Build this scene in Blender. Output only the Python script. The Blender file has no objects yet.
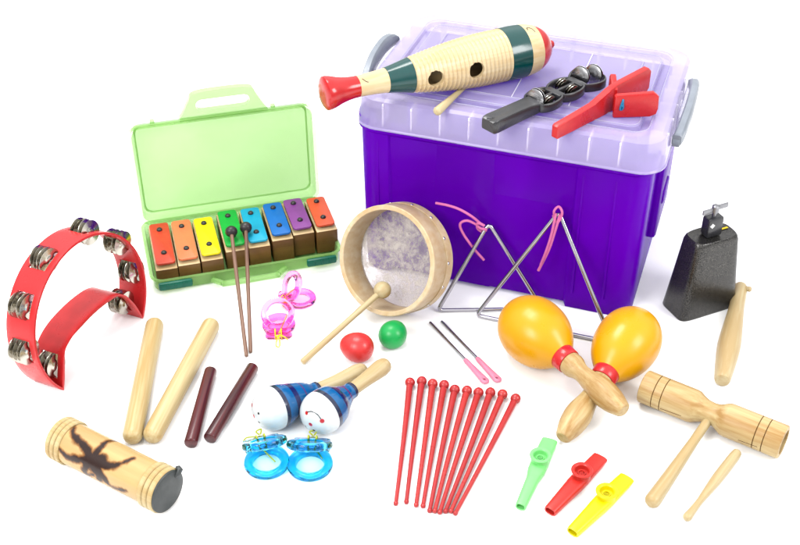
import bpy, bmesh, math, random
from mathutils import Vector as V, Matrix as MX, noise as mnoise
random.seed(4)
sc = bpy.context.scene
C = bpy.context.collection
PI = math.pi
# ------------------------------------------------------------------ camera
PITCH, CH, F = 0.6384815, 1.08445365, 1200.0
cam = bpy.data.objects.new('camera', bpy.data.cameras.new('camera'))
C.objects.link(cam); sc.camera = cam
cam.location = (0, 0, CH); cam.rotation_euler = (PI/2 - PITCH, 0, 0)
cam.data.sensor_width = 36; cam.data.lens = 36*F/800
cam.data.clip_start = .02; cam.data.clip_end = 200

def ray(u, v):
    c, s = math.cos(PITCH), math.sin(PITCH)
    a = (u-400)/F; b = -(v-272.5)/F
    return V((a, c+b*s, -s+b*c))
def at(u, v, z=0.0):
    d = ray(u, v); return V((0, 0, CH)) + d*((z-CH)/d.z)
def onplane(u, v, P, n):
    d = ray(u, v); c = V((0, 0, CH)); return c + d*((P-c).dot(n)/d.dot(n))

# ------------------------------------------------------------------ materials
def lin(c):
    return tuple(((x/255)/12.92 if x/255 <= .04045 else ((x/255+.055)/1.055)**2.4) for x in c)
K = 0.52
def rgba(c, k=None):
    k = K if k is None else k
    return tuple(x*k*.88 for x in lin(c)) + (1,)
def newmat(name):
    m = bpy.data.materials.new(name); m.use_nodes = True
    nt = m.node_tree; b = nt.nodes['Principled BSDF']; return m, nt, b
def coords(nt, scale=(1, 1, 1)):
    tc = nt.nodes.new('ShaderNodeTexCoord'); mp = nt.nodes.new('ShaderNodeMapping')
    mp.inputs['Scale'].default_value = scale
    oi = nt.nodes.new('ShaderNodeObjectInfo'); ml = nt.nodes.new('ShaderNodeVectorMath'); ml.operation = 'SCALE'
    nt.links.new(oi.outputs['Location'], ml.inputs[0]); ml.inputs['Scale'].default_value = 7.3
    ad = nt.nodes.new('ShaderNodeVectorMath'); ad.operation = 'ADD'
    nt.links.new(tc.outputs['Object'], ad.inputs[0]); nt.links.new(ml.outputs[0], ad.inputs[1])
    nt.links.new(ad.outputs[0], mp.inputs['Vector']); return mp.outputs['Vector']
def noisen(nt, vec, scale, detail=4, rough=.55, dist=0):
    n = nt.nodes.new('ShaderNodeTexNoise'); n.inputs['Scale'].default_value = scale
    n.inputs['Detail'].default_value = detail; n.inputs['Roughness'].default_value = rough
    n.inputs['Distortion'].default_value = dist
    nt.links.new(vec, n.inputs['Vector']); return n.outputs['Fac']
def ramp(nt, fac, stops):
    r = nt.nodes.new('ShaderNodeValToRGB'); e = r.color_ramp.elements
    while len(e) < len(stops): e.new(.5)
    for i, (p, c) in enumerate(stops): e[i].position = p; e[i].color = c
    nt.links.new(fac, r.inputs['Fac']); return r.outputs['Color']
def bump(nt, b, h, strength, dist=.001):
    n = nt.nodes.new('ShaderNodeBump'); n.inputs['Strength'].default_value = strength
    n.inputs['Distance'].default_value = dist
    nt.links.new(h, n.inputs['Height']); nt.links.new(n.outputs['Normal'], b.inputs['Normal'])
def plastic(name, c, rough=.3, spec=.35, var=.08, k=None, nb=.04, nscale=60, sss=0):
    m, nt, b = newmat(name); co = rgba(c, k)
    vec = coords(nt)
    f = noisen(nt, vec, nscale, 3)
    lo = tuple(x*(1-var) for x in co[:3])+(1,); hi = tuple(min(1, x*(1+var)) for x in co[:3])+(1,)
    nt.links.new(ramp(nt, f, [(.3, lo), (.7, hi)]), b.inputs['Base Color'])
    rg_ = nt.nodes.new('ShaderNodeMapRange'); nt.links.new(noisen(nt, vec, nscale*.6, 5, .65), rg_.inputs[0])
    rg_.inputs[1].default_value = .3; rg_.inputs[2].default_value = .7
    rg_.inputs[3].default_value = rough*.75; rg_.inputs[4].default_value = min(1, rough*1.3)
    nt.links.new(rg_.outputs[0], b.inputs['Roughness']); b.inputs['Specular IOR Level'].default_value = spec
    if nb: bump(nt, b, noisen(nt, vec, nscale*6, 2), nb, .0006)
    if sss:
        b.inputs['Subsurface Weight'].default_value = sss
        b.inputs['Subsurface Radius'].default_value = (.01, .008, .006); b.inputs['Subsurface Scale'].default_value = .5
    return m
def wood(name, c1, c2, rough=.42, spec=.3, along=3, across=55, k=None, grain=.5):
    m, nt, b = newmat(name)
    vec = coords(nt, (along, across, across))
    f1 = noisen(nt, vec, 1.0, 5, .6, .6)
    vec2 = coords(nt, (along*3, across*5, across*5))
    f2 = noisen(nt, vec2, 1.0, 3, .6)
    mx = nt.nodes.new('ShaderNodeMath'); mx.operation = 'MULTIPLY_ADD'
    nt.links.new(f2, mx.inputs[0]); mx.inputs[1].default_value = grain; nt.links.new(f1, mx.inputs[2])
    c = ramp(nt, mx.outputs[0], [(.45+.25*grain, rgba(c1, k)), (.62+.5*grain, rgba(c2, k))])
    nt.links.new(c, b.inputs['Base Color'])
    b.inputs['Roughness'].default_value = rough; b.inputs['Specular IOR Level'].default_value = spec
    bump(nt, b, f2, .06, .0006)
    return m
def metal(name, c=(225, 225, 228), rough=.14, k=1.0):
    m, nt, b = newmat(name); b.inputs['Metallic'].default_value = 1
    b.inputs['Base Color'].default_value = rgba(c, k)
    vec = coords(nt); f = noisen(nt, vec, 90, 3)
    mr = nt.nodes.new('ShaderNodeMapRange'); nt.links.new(f, mr.inputs[0])
    mr.inputs[3].default_value = rough*.6; mr.inputs[4].default_value = rough*1.5
    nt.links.new(mr.outputs[0], b.inputs['Roughness']); return m
def clear(name, tint, diff, w_tr=.6, rough=.2, gl=.06, k=None, var=.15):
    """Thin translucent plastic: tinted see-through share, diffusing share, sheen."""
    m = bpy.data.materials.new(name); m.use_nodes = True; nt = m.node_tree
    for n in list(nt.nodes): nt.nodes.remove(n)
    out = nt.nodes.new('ShaderNodeOutputMaterial')
    t = nt.nodes.new('ShaderNodeBsdfTransparent'); t.inputs['Color'].default_value = tuple(tint)+(1,)
    d = nt.nodes.new('ShaderNodeBsdfDiffuse'); d.inputs['Color'].default_value = rgba(diff, k)
    tl = nt.nodes.new('ShaderNodeBsdfTranslucent'); tl.inputs['Color'].default_value = rgba(diff, k)
    g = nt.nodes.new('ShaderNodeBsdfGlossy'); g.inputs['Roughness'].default_value = rough
    m1 = nt.nodes.new('ShaderNodeMixShader'); m1.inputs[0].default_value = .45
    nt.links.new(d.outputs[0], m1.inputs[1]); nt.links.new(tl.outputs[0], m1.inputs[2])
    m2 = nt.nodes.new('ShaderNodeMixShader')
    f = noisen(nt, coords(nt), 9, 4)
    mr = nt.nodes.new('ShaderNodeMapRange'); nt.links.new(f, mr.inputs[0]); mr.inputs[1].default_value = .3; mr.inputs[2].default_value = .7
    mr.inputs[3].default_value = 1-w_tr-var*(1-w_tr); mr.inputs[4].default_value = 1-w_tr+var*(1-w_tr)
    nt.links.new(mr.outputs[0], m2.inputs[0])
    nt.links.new(t.outputs[0], m2.inputs[1]); nt.links.new(m1.outputs[0], m2.inputs[2])
    m3 = nt.nodes.new('ShaderNodeMixShader'); m3.inputs[0].default_value = gl
    fr = nt.nodes.new('ShaderNodeFresnel'); fr.inputs['IOR'].default_value = 1.3
    ge = nt.nodes.new('ShaderNodeNewGeometry'); inv = nt.nodes.new('ShaderNodeMath'); inv.operation = 'SUBTRACT'
    inv.inputs[0].default_value = 1; nt.links.new(ge.outputs['Backfacing'], inv.inputs[1])
    mu = nt.nodes.new('ShaderNodeMath'); mu.operation = 'MULTIPLY'
    nt.links.new(fr.outputs[0], mu.inputs[0]); nt.links.new(inv.outputs[0], mu.inputs[1])
    nt.links.new(mu.outputs[0], m3.inputs[0])
    nt.links.new(m2.outputs[0], m3.inputs[1]); nt.links.new(g.outputs[0], m3.inputs[2])
    nt.links.new(m3.outputs[0], out.inputs['Surface']); return m
def glassy(name, c, rough=.05, ior=1.25):
    m, nt, b = newmat(name)
    b.inputs['Base Color'].default_value = tuple(lin(c))+(1,)
    b.inputs['Transmission Weight'].default_value = 1; b.inputs['IOR'].default_value = ior
    b.inputs['Roughness'].default_value = rough
    bump(nt, b, noisen(nt, coords(nt), 120, 2), .05, .001); return m
def painted(name, rough=.25, spec=.4, grain=0, attr='paint'):
    """colours carried by the mesh (painted pattern), stored per vertex"""
    m, nt, b = newmat(name)
    a = nt.nodes.new('ShaderNodeVertexColor'); a.layer_name = attr
    src = a.outputs['Color']
    if grain:
        f = noisen(nt, coords(nt, (6, 60, 60)), 1, 5)
        r = ramp(nt, f, [(.3, (1-grain,)*3+(1,)), (.7, (1, 1, 1, 1))])
        mx = nt.nodes.new('ShaderNodeMix'); mx.data_type = 'RGBA'; mx.blend_type = 'MULTIPLY'; mx.inputs[0].default_value = 1
        nt.links.new(src, mx.inputs[6]); nt.links.new(r, mx.inputs[7]); src = mx.outputs[2]
    nt.links.new(src, b.inputs['Base Color'])
    b.inputs['Roughness'].default_value = rough; b.inputs['Specular IOR Level'].default_value = spec; return m

PURPLE = (84, 0, 178)
M = {}
M['ground'] = plastic('white_paper', (255, 255, 255), .9, 0, .01, .88, 0)
M['red'] = plastic('red_plastic', (226, 40, 44), .28, .35)
M['tambred'] = plastic('tambourine_red', (232, 44, 48), .3, .3, nb=.06)
M['redpaint'] = plastic('red_paint', (214, 30, 34), .18, .45, nb=.03)
M['clapred'] = plastic('clapper_red_paint', (222, 36, 38), .3, .35, nb=.05)
M['stickred'] = plastic('beater_red', (214, 56, 56), .3, .35, k=.46)
M['greenpaint'] = plastic('dark_green_paint', (0, 76, 74), .16, .5, nb=.02)
M['chrome'] = metal('chrome', (176, 174, 180), .14)
M['nickel'] = metal('jingle_metal', (186, 182, 172), .17)
M['steel'] = metal('steel', (190, 190, 192), .22)
M['bright'] = metal('bright_jingle', (176, 176, 178), .2)
M['dullsteel'] = metal('dull_steel', (150, 150, 154), .38, k=.8)
M['black'] = plastic('black_plastic', (46, 46, 50), .3, .5, k=.6)
M['blackrub'] = plastic('black_rubber', (44, 40, 40), .4, .35, k=.6)
M['blackcap'] = plastic('dark_cap', (58, 62, 62), .45, .35, k=.7)
M['grey'] = plastic('grey_plastic', (150, 158, 170), .35, .35)
M['claw'] = wood('clave_wood', (246, 226, 172), (220, 184, 118), k=.46)
M['palewood'] = wood('pale_wood', (246, 228, 180), (226, 194, 136), k=.43)
M['ramin'] = wood('block_wood', (244, 216, 156), (200, 154, 88), k=.47, across=42, along=4, grain=.4)
M['drumwood'] = wood('drum_wood', (244, 222, 184), (226, 192, 142), along=24, across=24, k=.54)
M['guirowood'] = wood('guiro_wood', (250, 226, 182), (236, 202, 146), rough=.3)
M['rosewood'] = wood('rosewood', (110, 34, 40), (64, 12, 20), rough=.3, spec=.4, across=80)
M['brownstick'] = wood('brown_stick', (158, 122, 100), (120, 84, 66))
M['blocktop'] = wood('chime_block_top', (226, 202, 156), (204, 174, 122), across=30, k=.6)
M['blockfront'] = wood('chime_block_front', (142, 102, 50), (120, 82, 38), across=30, k=.44)
M['orange'] = plastic('maraca_orange', (252, 180, 2), .29, .3, var=.05, nscale=14, nb=.1, k=.52)
M['pinkcord'] = plastic('pink_cord', (246, 128, 190), .55, .2)
M['pinkgrip'] = plastic('pink_grip', (244, 140, 170), .4, .3)
M['yelcord'] = plastic('yellow_cord', (244, 214, 40), .5, .2, k=.7)
M['limecord'] = plastic('lime_cord', (206, 214, 60), .5, .2, k=.5)
M['bluecord'] = plastic('blue_cord', (40, 140, 190), .5, .2)
M['eggred'] = plastic('egg_red', (228, 54, 54), .32, .35, k=.55)
M['egggreen'] = plastic('egg_green', (4, 168, 78), .32, .35, k=.6)
M['kgreen'] = plastic('kazoo_green', (140, 246, 140), .36, .3, var=.03, k=.55)
M['kred'] = plastic('kazoo_red', (236, 52, 42), .36, .3, var=.03, k=.5)
M['kyel'] = plastic('kazoo_yellow', (255, 236, 0), .36, .3, var=.03, k=.56)
M['latch'] = plastic('latch_green', (0, 122, 96), .35, .2, k=.4)
M['case'] = clear('lime_case', (.86, .99, .77), (196, 248, 154), .50, .3, k=.57, var=.06)
M['tub'] = None
M['lid'] = clear('milky_lid', (.96, .94, 1.0), (234, 226, 255), .60, .22, k=.80, var=.08)
M['ear'] = clear('milky_ear', (.97, .97, 1), (240, 240, 255), .6, .25, k=.7)
M['web'] = clear('milky_web', (1, 1, 1), (250, 248, 255), .15, .3, k=1.0)
M['blue_glass'] = glassy('blue_clear_plastic', (90, 212, 248))
M['pink_glass'] = glassy('pink_clear_plastic', (255, 160, 224))
M['blue_dish'] = clear('blue_dish', (.93, .985, 1), (120, 220, 250), .9, .1)
M['pink_dish'] = clear('pink_dish', (1, .90, .97), (255, 160, 220), .9, .1)
M['dark'] = plastic('dark_hole', (60, 30, 10), .8, .1, k=.4)
M['line'] = plastic('dark_line', (120, 84, 44), .7, .1, k=.5)
M['paint'] = painted('striped_paint', .14, .5)
M['bamboo'] = painted('burnt_bamboo', .24, .28, grain=.30)

def tub_mat():
    m, nt, b = newmat('purple_plastic')
    vec = coords(nt, (5, 5, 2.2)); f = noisen(nt, vec, 1.2, 3, .5, .8)
    lo = rgba((100, 0, 168), .88); hi = rgba((118, 0, 196), .92)
    nt.links.new(ramp(nt, f, [(.3, lo), (.7, hi)]), b.inputs['Base Color'])
    b.inputs['Roughness'].default_value = .2; b.inputs['Specular IOR Level'].default_value = .07
    t = nt.nodes.new('ShaderNodeBsdfTransparent'); t.inputs['Color'].default_value = (.32, .0, .75, 1)
    tl = nt.nodes.new('ShaderNodeBsdfTranslucent'); tl.inputs['Color'].default_value = rgba((150, 8, 240), 1.0)
    m0 = nt.nodes.new('ShaderNodeMixShader'); m0.inputs[0].default_value = .7
    nt.links.new(t.outputs[0], m0.inputs[1]); nt.links.new(tl.outputs[0], m0.inputs[2])
    mx = nt.nodes.new('ShaderNodeMixShader'); mx.inputs[0].default_value = .5
    nt.links.new(b.outputs[0], mx.inputs[1]); nt.links.new(m0.outputs[0], mx.inputs[2])
    nt.links.new(mx.outputs[0], nt.nodes['Material Output'].inputs['Surface']); return m
M['tub'] = tub_mat()
def skin_mat():
    m = bpy.data.materials.new('drum_hide'); m.use_nodes = True; nt = m.node_tree
    b = nt.nodes['Principled BSDF']; vec = coords(nt)
    f1 = noisen(nt, vec, 70, 12, .78, .25); f2 = noisen(nt, vec, 11, 3, .5)
    ad = nt.nodes.new('ShaderNodeMath'); ad.operation = 'MULTIPLY_ADD'
    nt.links.new(f2, ad.inputs[0]); ad.inputs[1].default_value = .5; nt.links.new(f1, ad.inputs[2])
    w = nt.nodes.new('ShaderNodeMapRange'); nt.links.new(ad.outputs[0], w.inputs[0])
    w.inputs[1].default_value = .70; w.inputs[2].default_value = .90; w.inputs[3].default_value = .20; w.inputs[4].default_value = .78
    b.inputs['Base Color'].default_value = rgba((238, 230, 220), .60); b.inputs['Roughness'].default_value = .4
    t = nt.nodes.new('ShaderNodeBsdfTransparent'); t.inputs['Color'].default_value = (.97, .95, .96, 1)
    mx = nt.nodes.new('ShaderNodeMixShader'); nt.links.new(w.outputs[0], mx.inputs[0])
    nt.links.new(t.outputs[0], mx.inputs[1]); nt.links.new(b.outputs[0], mx.inputs[2])
    nt.links.new(mx.outputs[0], nt.nodes['Material Output'].inputs['Surface']); return m
M['hide'] = skin_mat()
def bell_mat():
    m, nt, b = newmat('speckled_black_enamel'); vec = coords(nt)
    f = noisen(nt, vec, 1050, 2, .6)
    nt.links.new(ramp(nt, f, [(.42, rgba((40, 40, 42), .55)), (.70, rgba((128, 125, 120), .55))]), b.inputs['Base Color'])
    b.inputs['Metallic'].default_value = .65; b.inputs['Roughness'].default_value = .27
    b.inputs['Specular IOR Level'].default_value = .5
    bump(nt, b, f, .22, .0006); return m
M['bell'] = bell_mat()

# ------------------------------------------------------------------ builders
def obj(name, bm, mat, parent=None, ang=38, recalc=True):
    if recalc: bmesh.ops.recalc_face_normals(bm, faces=bm.faces)
    me = bpy.data.meshes.new(name); bm.to_mesh(me); bm.free()
    for m in (mat if isinstance(mat, (list, tuple)) else [mat]): me.materials.append(m)
    for p in me.polygons: p.use_smooth = True
    me.set_sharp_from_angle(angle=math.radians(ang))
    o = bpy.data.objects.new(name, me); C.objects.link(o)
    if parent: o.parent = parent
    return o
def tag(o, label, cat, group=None):
    o['label'] = label; o['category'] = cat
    if group: o['group'] = group
    return o
def thing(name, label, cat, mx, group=None):
    o = bpy.data.objects.new(name, None); C.objects.link(o); o.empty_display_size = .02
    o.matrix_world = mx; return tag(o, label, cat, group)
def clone(o, parent=None):
    """copy of a thing, its parts and sub-parts"""
    c = o.copy(); C.objects.link(c)
    if parent: c.parent = parent
    for ch in list(o.children): clone(ch, c)
    return c
def bake(o):
    """apply the modifiers of a part to its own mesh"""
    dg = bpy.context.evaluated_depsgraph_get(); dg.update()
    me = bpy.data.meshes.new_from_object(o.evaluated_get(dg)); o.modifiers.clear(); o.data = me
    return o
def fr(A, B, up=V((0, 0, 1))):
    x = (B-A).normalized(); y = up.cross(x).normalized(); z = x.cross(y)
    m = MX((x, y, z)).transposed().to_4x4(); m.translation = A; return m
def place(loc, rz=0): return MX.Translation(loc) @ MX.Rotation(rz, 4, 'Z')

def ring_faces(bm, rings, closed=True):
    n = len(rings[0])
    for a, b in zip(rings, rings[1:]):
        for i in range(n if closed else n-1):
            j = (i+1) % n
            bm.faces.new((a[i], a[j], b[j], b[i]))
def lathe(bm, prof, seg=40, mat=0, mx=None):
    """profile of (x, r) turned about local X"""
    rings = []; first = len(bm.faces)
    for x, r in prof:
        if r < 1e-6: rings.append([bm.verts.new((x, 0, 0))])
        else: rings.append([bm.verts.new((x, r*math.cos(2*PI*k/seg), r*math.sin(2*PI*k/seg))) for k in range(seg)])
    nf = []
    for a, b in zip(rings, rings[1:]):
        for i in range(seg):
            j = (i+1) % seg
            if len(a) == 1 and len(b) == 1: continue
            if len(a) == 1: nf.append(bm.faces.new((a[0], b[j], b[i])))
            elif len(b) == 1: nf.append(bm.faces.new((a[i], a[j], b[0])))
            else: nf.append(bm.faces.new((a[i], a[j], b[j], b[i])))
    for e in (0, -1):
        if len(rings[e]) > 1 and not (abs(prof[0][0]-prof[-1][0]) < 1e-7 and abs(prof[0][1]-prof[-1][1]) < 1e-7):
            nf.append(bm.faces.new(rings[e]))
    for f in nf: f.material_index = mat
    if mx is not None:
        vs = [v for r in rings for v in r]
        for v in vs: v.co = mx @ v.co
    return rings
def smoothprof(pts, n=60):
    """Catmull-Rom through (x, r) points"""
    out = []; m = len(pts)
    for i in range(m-1):
        p0 = pts[max(i-1, 0)]; p1 = pts[i]; p2 = pts[i+1]; p3 = pts[min(i+2, m-1)]
        k = max(2, n//(m-1))
        for s in range(k):
            t = s/k
            out.append(tuple(.5*((2*p1[d]) + (-p0[d]+p2[d])*t + (2*p0[d]-5*p1[d]+4*p2[d]-p3[d])*t*t + (-p0[d]+3*p1[d]-3*p2[d]+p3[d])*t**3) for d in range(len(p1))))
    out.append(tuple(pts[-1])); return out
def capend(x, r, d, n=6, e=1.0):
    """rounded end cap profile going outwards from (x, r) by d"""
    return [(x + d*math.sin(PI/2*i/n), max(0, r*math.cos(PI/2*i/n)**e)) for i in range(n+1)]
def tube(bm, pts, r, seg=10, closed=False, mat=0, cap=True):
    pts = [V(p) for p in pts]; n = len(pts); rings = []
    rr = r if isinstance(r, (list, tuple)) else [r]*n
    T0 = (pts[1]-pts[0]).normalized(); N = T0.orthogonal().normalized()
    for i in range(n):
        if closed: T = (pts[(i+1) % n]-pts[i-1]).normalized()
        else: T = (pts[min(i+1, n-1)]-pts[max(i-1, 0)]).normalized()
        N = (N - T*N.dot(T)).normalized(); B = T.cross(N)
        rings.append([bm.verts.new(pts[i] + (N*math.cos(2*PI*k/seg)+B*math.sin(2*PI*k/seg))*rr[i]) for k in range(seg)])
    if closed: rings.append(rings[0])
    f0 = len(bm.faces); ring_faces(bm, rings)
    if not closed and cap: bm.faces.new(rings[0]); bm.faces.new(rings[-1])
    if mat:
        bm.faces.ensure_lookup_table()
        for f in bm.faces[f0:]: f.material_index = mat
def curve(pts, n=40):
    return [V(p) for p in smoothprof([tuple(p) for p in pts], n)]
def rbox(bm, size, cen=(0, 0, 0), bev=.002, mx=None, seg=2, mat=0):
    r = bmesh.ops.create_cube(bm, size=1); vs = r['verts']
    for v in vs: v.co = V((v.co.x*size[0]+cen[0], v.co.y*size[1]+cen[1], v.co.z*size[2]+cen[2]))
    fs = set(f for v in vs for f in v.link_faces); es = set(e for v in vs for e in v.link_edges)
    allv = list(vs)
    if bev:
        q = bmesh.ops.bevel(bm, geom=list(es), offset=bev, segments=seg, profile=.5, affect='EDGES')
        fs = set(f for f in fs if f.is_valid) | set(q['faces'])
        allv = list(set(v for f in fs for v in f.verts))
    for f in fs: f.material_index = mat
    if mx is not None:
        for v in allv: v.co = mx @ v.co
    return allv
def prism(bm, outline, y0, y1, bev=0, axis='XZ'):
    """outline in a plane, extruded from y0 to y1"""
    def p(a, b, y): return (a, y, b) if axis == 'XZ' else (a, b, y)
    A = [bm.verts.new(p(a, b, y0)) for a, b in outline]; B = [bm.verts.new(p(a, b, y1)) for a, b in outline]
    n = len(A); fs = [bm.faces.new(A), bm.faces.new(B)]
    for i in range(n): fs.append(bm.faces.new((A[i], A[(i+1) % n], B[(i+1) % n], B[i])))
    if bev:
        es = set(e for f in fs[:2] for e in f.edges)
        bmesh.ops.bevel(bm, geom=list(es), offset=bev, segments=2, profile=.5, affect='EDGES')
def rrect(w0, w1, h0, h1, r, n=6):
    out = []
    for cx, cy, a in ((w1-r, h1-r, 0), (w0+r, h1-r, PI/2), (w0+r, h0+r, PI), (w1-r, h0+r, 1.5*PI)):
        for k in range(n+1):
            t = a + PI/2*k/n; out.append((cx+r*math.cos(t), cy+r*math.sin(t)))
    return out
def loft(bm, rings, cap0=True, cap1=True):
    R = [[bm.verts.new(p) for p in r] for r in rings]; ring_faces(bm, R)
    if cap0: bm.faces.new(R[0])
    if cap1: bm.faces.new(R[-1])
    return R
def paintmesh(o, fn):
    me = o.data; a = me.color_attributes.new('paint', 'FLOAT_COLOR', 'POINT')
    for i, v in enumerate(me.vertices): a.data[i].color = fn(v.co)
def mixc(a, b, t): return tuple(a[i]*(1-t)+b[i]*t for i in range(4))
def sstep(e0, e1, x):
    t = min(1, max(0, (x-e0)/(e1-e0))); return t*t*(3-2*t)

# ------------------------------------------------------------------ setting: one white sweep
bm = bmesh.new(); bmesh.ops.create_grid(bm, x_segments=4, y_segments=4, size=40)
g = obj('ground', bm, M['ground']); g['kind'] = 'structure'

# ------------------------------------------------------------------ storage box
BYAW = -.32556; BX = V((-.0599, 1.4662, 0)) - V((math.cos(BYAW), math.sin(BYAW), 0))*.009; BW, BD, BH = .433, .3066, .2951
bm_ = MX.Translation(BX) @ MX.Rotation(BYAW, 4, 'Z')
box = thing('storage_box', 'large purple plastic storage box with a milky clear snap-on lid and grey side handles', 'storage box', bm_)
def L2W(x, y, z): return bm_ @ V((x, y, z))
def tubring(ins, z, rec, zlift, r=.03):
    x0, x1, y0, y1 = ins-.003, BW-ins-.006, ins, BD-ins
    p = []
    # front, left to right, with a shallow recessed middle panel
    for k in range(7):
        t = PI + PI/2*k/6; p.append((x0+r+r*math.cos(t), y0+r+r*math.sin(t), z))
    for x, d in ((.052, 0), (.056, rec), (.120, rec), (.124, rec*.45), (.205, rec*.45), (.209, rec), (.318, rec), (.322, 0)):
        p.append((x, y0+d, z+(zlift if d >= rec*.4 and rec else 0)))
    for cx, cy, a in ((x1-r, y0+r, 1.5*PI), (x1-r, y1-r, 0), (x0+r, y1-r, PI/2)):
        for k in range(7):
            t = a + PI/2*k/6; p.append((cx+r*math.cos(t), cy+r*math.sin(t), z))
    return p
bm = bmesh.new()
zt = .262
rings = [tubring(.0150, .003, .004, .006), tubring(.0125, .0008, .004, .006), tubring(.0112, .004, .004, .006), tubring(.0105, .03, .004, 0), tubring(.0085, .14, .004, 0), tubring(.0072, .236, .004, 0), tubring(.0070, .240, .0, 0),
         tubring(.0040, .2435, 0, 0), tubring(.0040, zt, 0, 0), tubring(.0065, zt, 0, 0), tubring(.0095, .236, 0, 0), tubring(.0145, .012, .004, 0)]
loft(bm, rings)
# side grips moulded into the short ends
for s in (0, 1):
    xx = BW-.004 if s else .004
    for yy, sy, z0, z1 in ((.150, .12, .092, .245),):
        rbox(bm, (.016, sy, z1-z0), (xx-(.008 if s else -.003), yy, (z0+z1)/2), .005)
    rbox(bm, (.010, .05, .022), (BW-.006 if s else 0, .135, .150), .004)
# corner posts seen as faint ribs on the front
for x in (.036, .33, .375):
    rbox(bm, (.0035, .003, .2), (x, .0085, .13), .001)
tub = obj('tub', bm, M['tub'], box, 30)

bm = bmesh.new()
H = BH
def lr(ins, z, r): return [(x, y, z) for x, y in rrect(ins, BW-ins, ins, BD-ins, r, 8)]
rings = [lr(-.001, .2500, .036), lr(-.001, .2515, .036), lr(.0005, .2535, .035), lr(.0030, .2860, .034), lr(.0050, .2920, .033), lr(.0100, H, .030), lr(.0285, H, .022), lr(.0310, H-.0015, .021), lr(.0325, H-.0075, .020),
         lr(.0410, H-.0085, .016), lr(.0425, H-.0015, .015), lr(.0445, H-.0005, .014), lr(.0660, H-.0005, .010), lr(.0670, H+.0008, .010), lr(.0695, H+.0008, .009), lr(.0705, H-.0005, .009)]
R = loft(bm, rings, False, True)
bmesh.ops.recalc_face_normals(bm, faces=bm.faces)
lid = obj('lid', bm, M['lid'], box, 30)
md = lid.modifiers.new('shell', 'SOLIDIFY'); md.thickness = .0022; md.offset = -1
bake(lid)
bm = bmesh.new()
for k in range(9):                                  # stiffening webs inside the rim
    x = .046 + k*.041
    rbox(bm, (.0022, .0245, .034), (x, .01525, .2725), 0); rbox(bm, (.0022, .0245, .034), (x, BD-.01525, .2725), 0)
for k in range(6):
    y = .05 + k*.041
    rbox(bm, (.0245, .0022, .034), (.01525, y, .2725), 0); rbox(bm, (.0245, .0022, .034), (BW-.01525, y, .2725), 0)
# faint moulded letters-free guides on the top panel
for x in (.13, .21, .29):
    rbox(bm, (.001, .17, .001), (x, .1533, H-.0002), 0)
obj('lid_webbing', bm, M['web'], box)['kind'] = 'stuff'
bm = bmesh.new()
for ins, z, rr_ in ((.0290, H+.0002, .0215), (.0442, H+.0002, .0145), (.0682, H+.0010, .0095)):
    tube(bm, [V((x, y, z)) for x, y in rrect(ins, BW-ins, ins, BD-ins, rr_, 6)], .0006, 6, True)
obj('lid_bead_glint', bm, M['ear'], box)['kind'] = 'stuff'  # pale bead lines paint in the light that the panel edges catch
for s in (0, 1):
    bm = bmesh.new()
    sx = 1 if s else -1; x0 = BW if s else 0
    rbox(bm, (.013, .115, .034), (x0+sx*.006, .165, .268), .005)
    obj('handle_mount', bm, M['ear'], box)
    bm = bmesh.new()
    cl = [(x0+sx*.006, .072, .268), (x0+sx*.0085, .082, .271), (x0+sx*.0108, .100, .279), (x0+sx*.0128, .130, .287), (x0+sx*.0124, .170, .291), (x0+sx*.0096, .200, .288), (x0+sx*.006, .212, .283)]
    cl = curve(cl, 36); n = len(cl); secs = []
    for i, p in enumerate(cl):
        hh = .0080 + .0055*math.sin(PI*min(1, i/(n-1)*1.05)); ww = .0062
        secs.append([(p.x+sx*a*ww, p.y, p.z+b*hh) for a, b in ((1, -.7), (1, .7), (.6, 1), (-.6, 1), (-1, .7), (-1, -.7), (-.6, -1), (.6, -1))])
    loft(bm, secs)
    hd = obj('handle', bm, M['grey'], box)
    bm = bmesh.new()
    for yy in (.076,):
        lathe(bm, [(-.004, .0), (-.004, .007), (.005, .007), (.006, .006), (.006, 0)], 16, 0, MX.Translation((x0+sx*.005, yy, .264)))
    obj('pivot', bm, M['grey'], hd)

# ------------------------------------------------------------------ fish guiro on the lid
A = at(325.0, 93.4, H+.040); B = at(549.0, 44.5, H+.037)
gm = fr(A, B); Lg = (B-A).length
gu = thing('fish_guiro', 'fish-shaped wooden guiro with dark green bands and red ends lying on the box lid', 'guiro', gm)
def gpart(name, pts, mat, seg=56, n=30):
    bm = bmesh.new(); lathe(bm, [(x*Lg, r) for x, r in pts], seg); return obj(name, bm, mat, gu)
gpart('tail_cap', [(-.012, 0), (-.010, .012), (-.006, .0195), (0, .0225), (.008, .0230), (.03, .0215)]+[(.03+.105*t, .0215-.0070*(1-(1-t)**2)) for t in (.2, .4, .6, .8, 1)]+[(.135, 0)], M['redpaint'])
gpart('neck', [(.1352, 0), (.1352, .0143), (.17, .0146), (.21, .0153), (.255, .0168), (.255, 0)], M['guirowood'])
gpart('band', [(.2552, 0), (.2552, .0172), (.29, .0192), (.325, .0216), (.358, .0240), (.358, 0)], M['greenpaint'])
def grad(t):   # ribbed body radius
    return .0242 + .0128*math.sin(PI/2*min(1, (t-.358)/.36))
pr = [(.3582, .0)]; nr = 23; m_ = nr*8
for i in range(m_+1):
    t = .3582 + .412*i/m_
    pr.append((t, grad(t) - (.0016*(.5-.5*math.cos(2*PI*i/8))**.7)))
pr += [(.7702, .03), (.7702, .030)]
pr = pr[1:-1]
bm = bmesh.new()
outer = [(x*Lg, r) for x, r in pr]; inner = [(.765*Lg, .0315), (.56*Lg, .0280), (.365*Lg, .0185)]
lathe(bm, outer+inner+[outer[0]], 64)
rb = obj('ribbed_body', bm, M['guirowood'], gu, 30)
ctr = []
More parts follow.
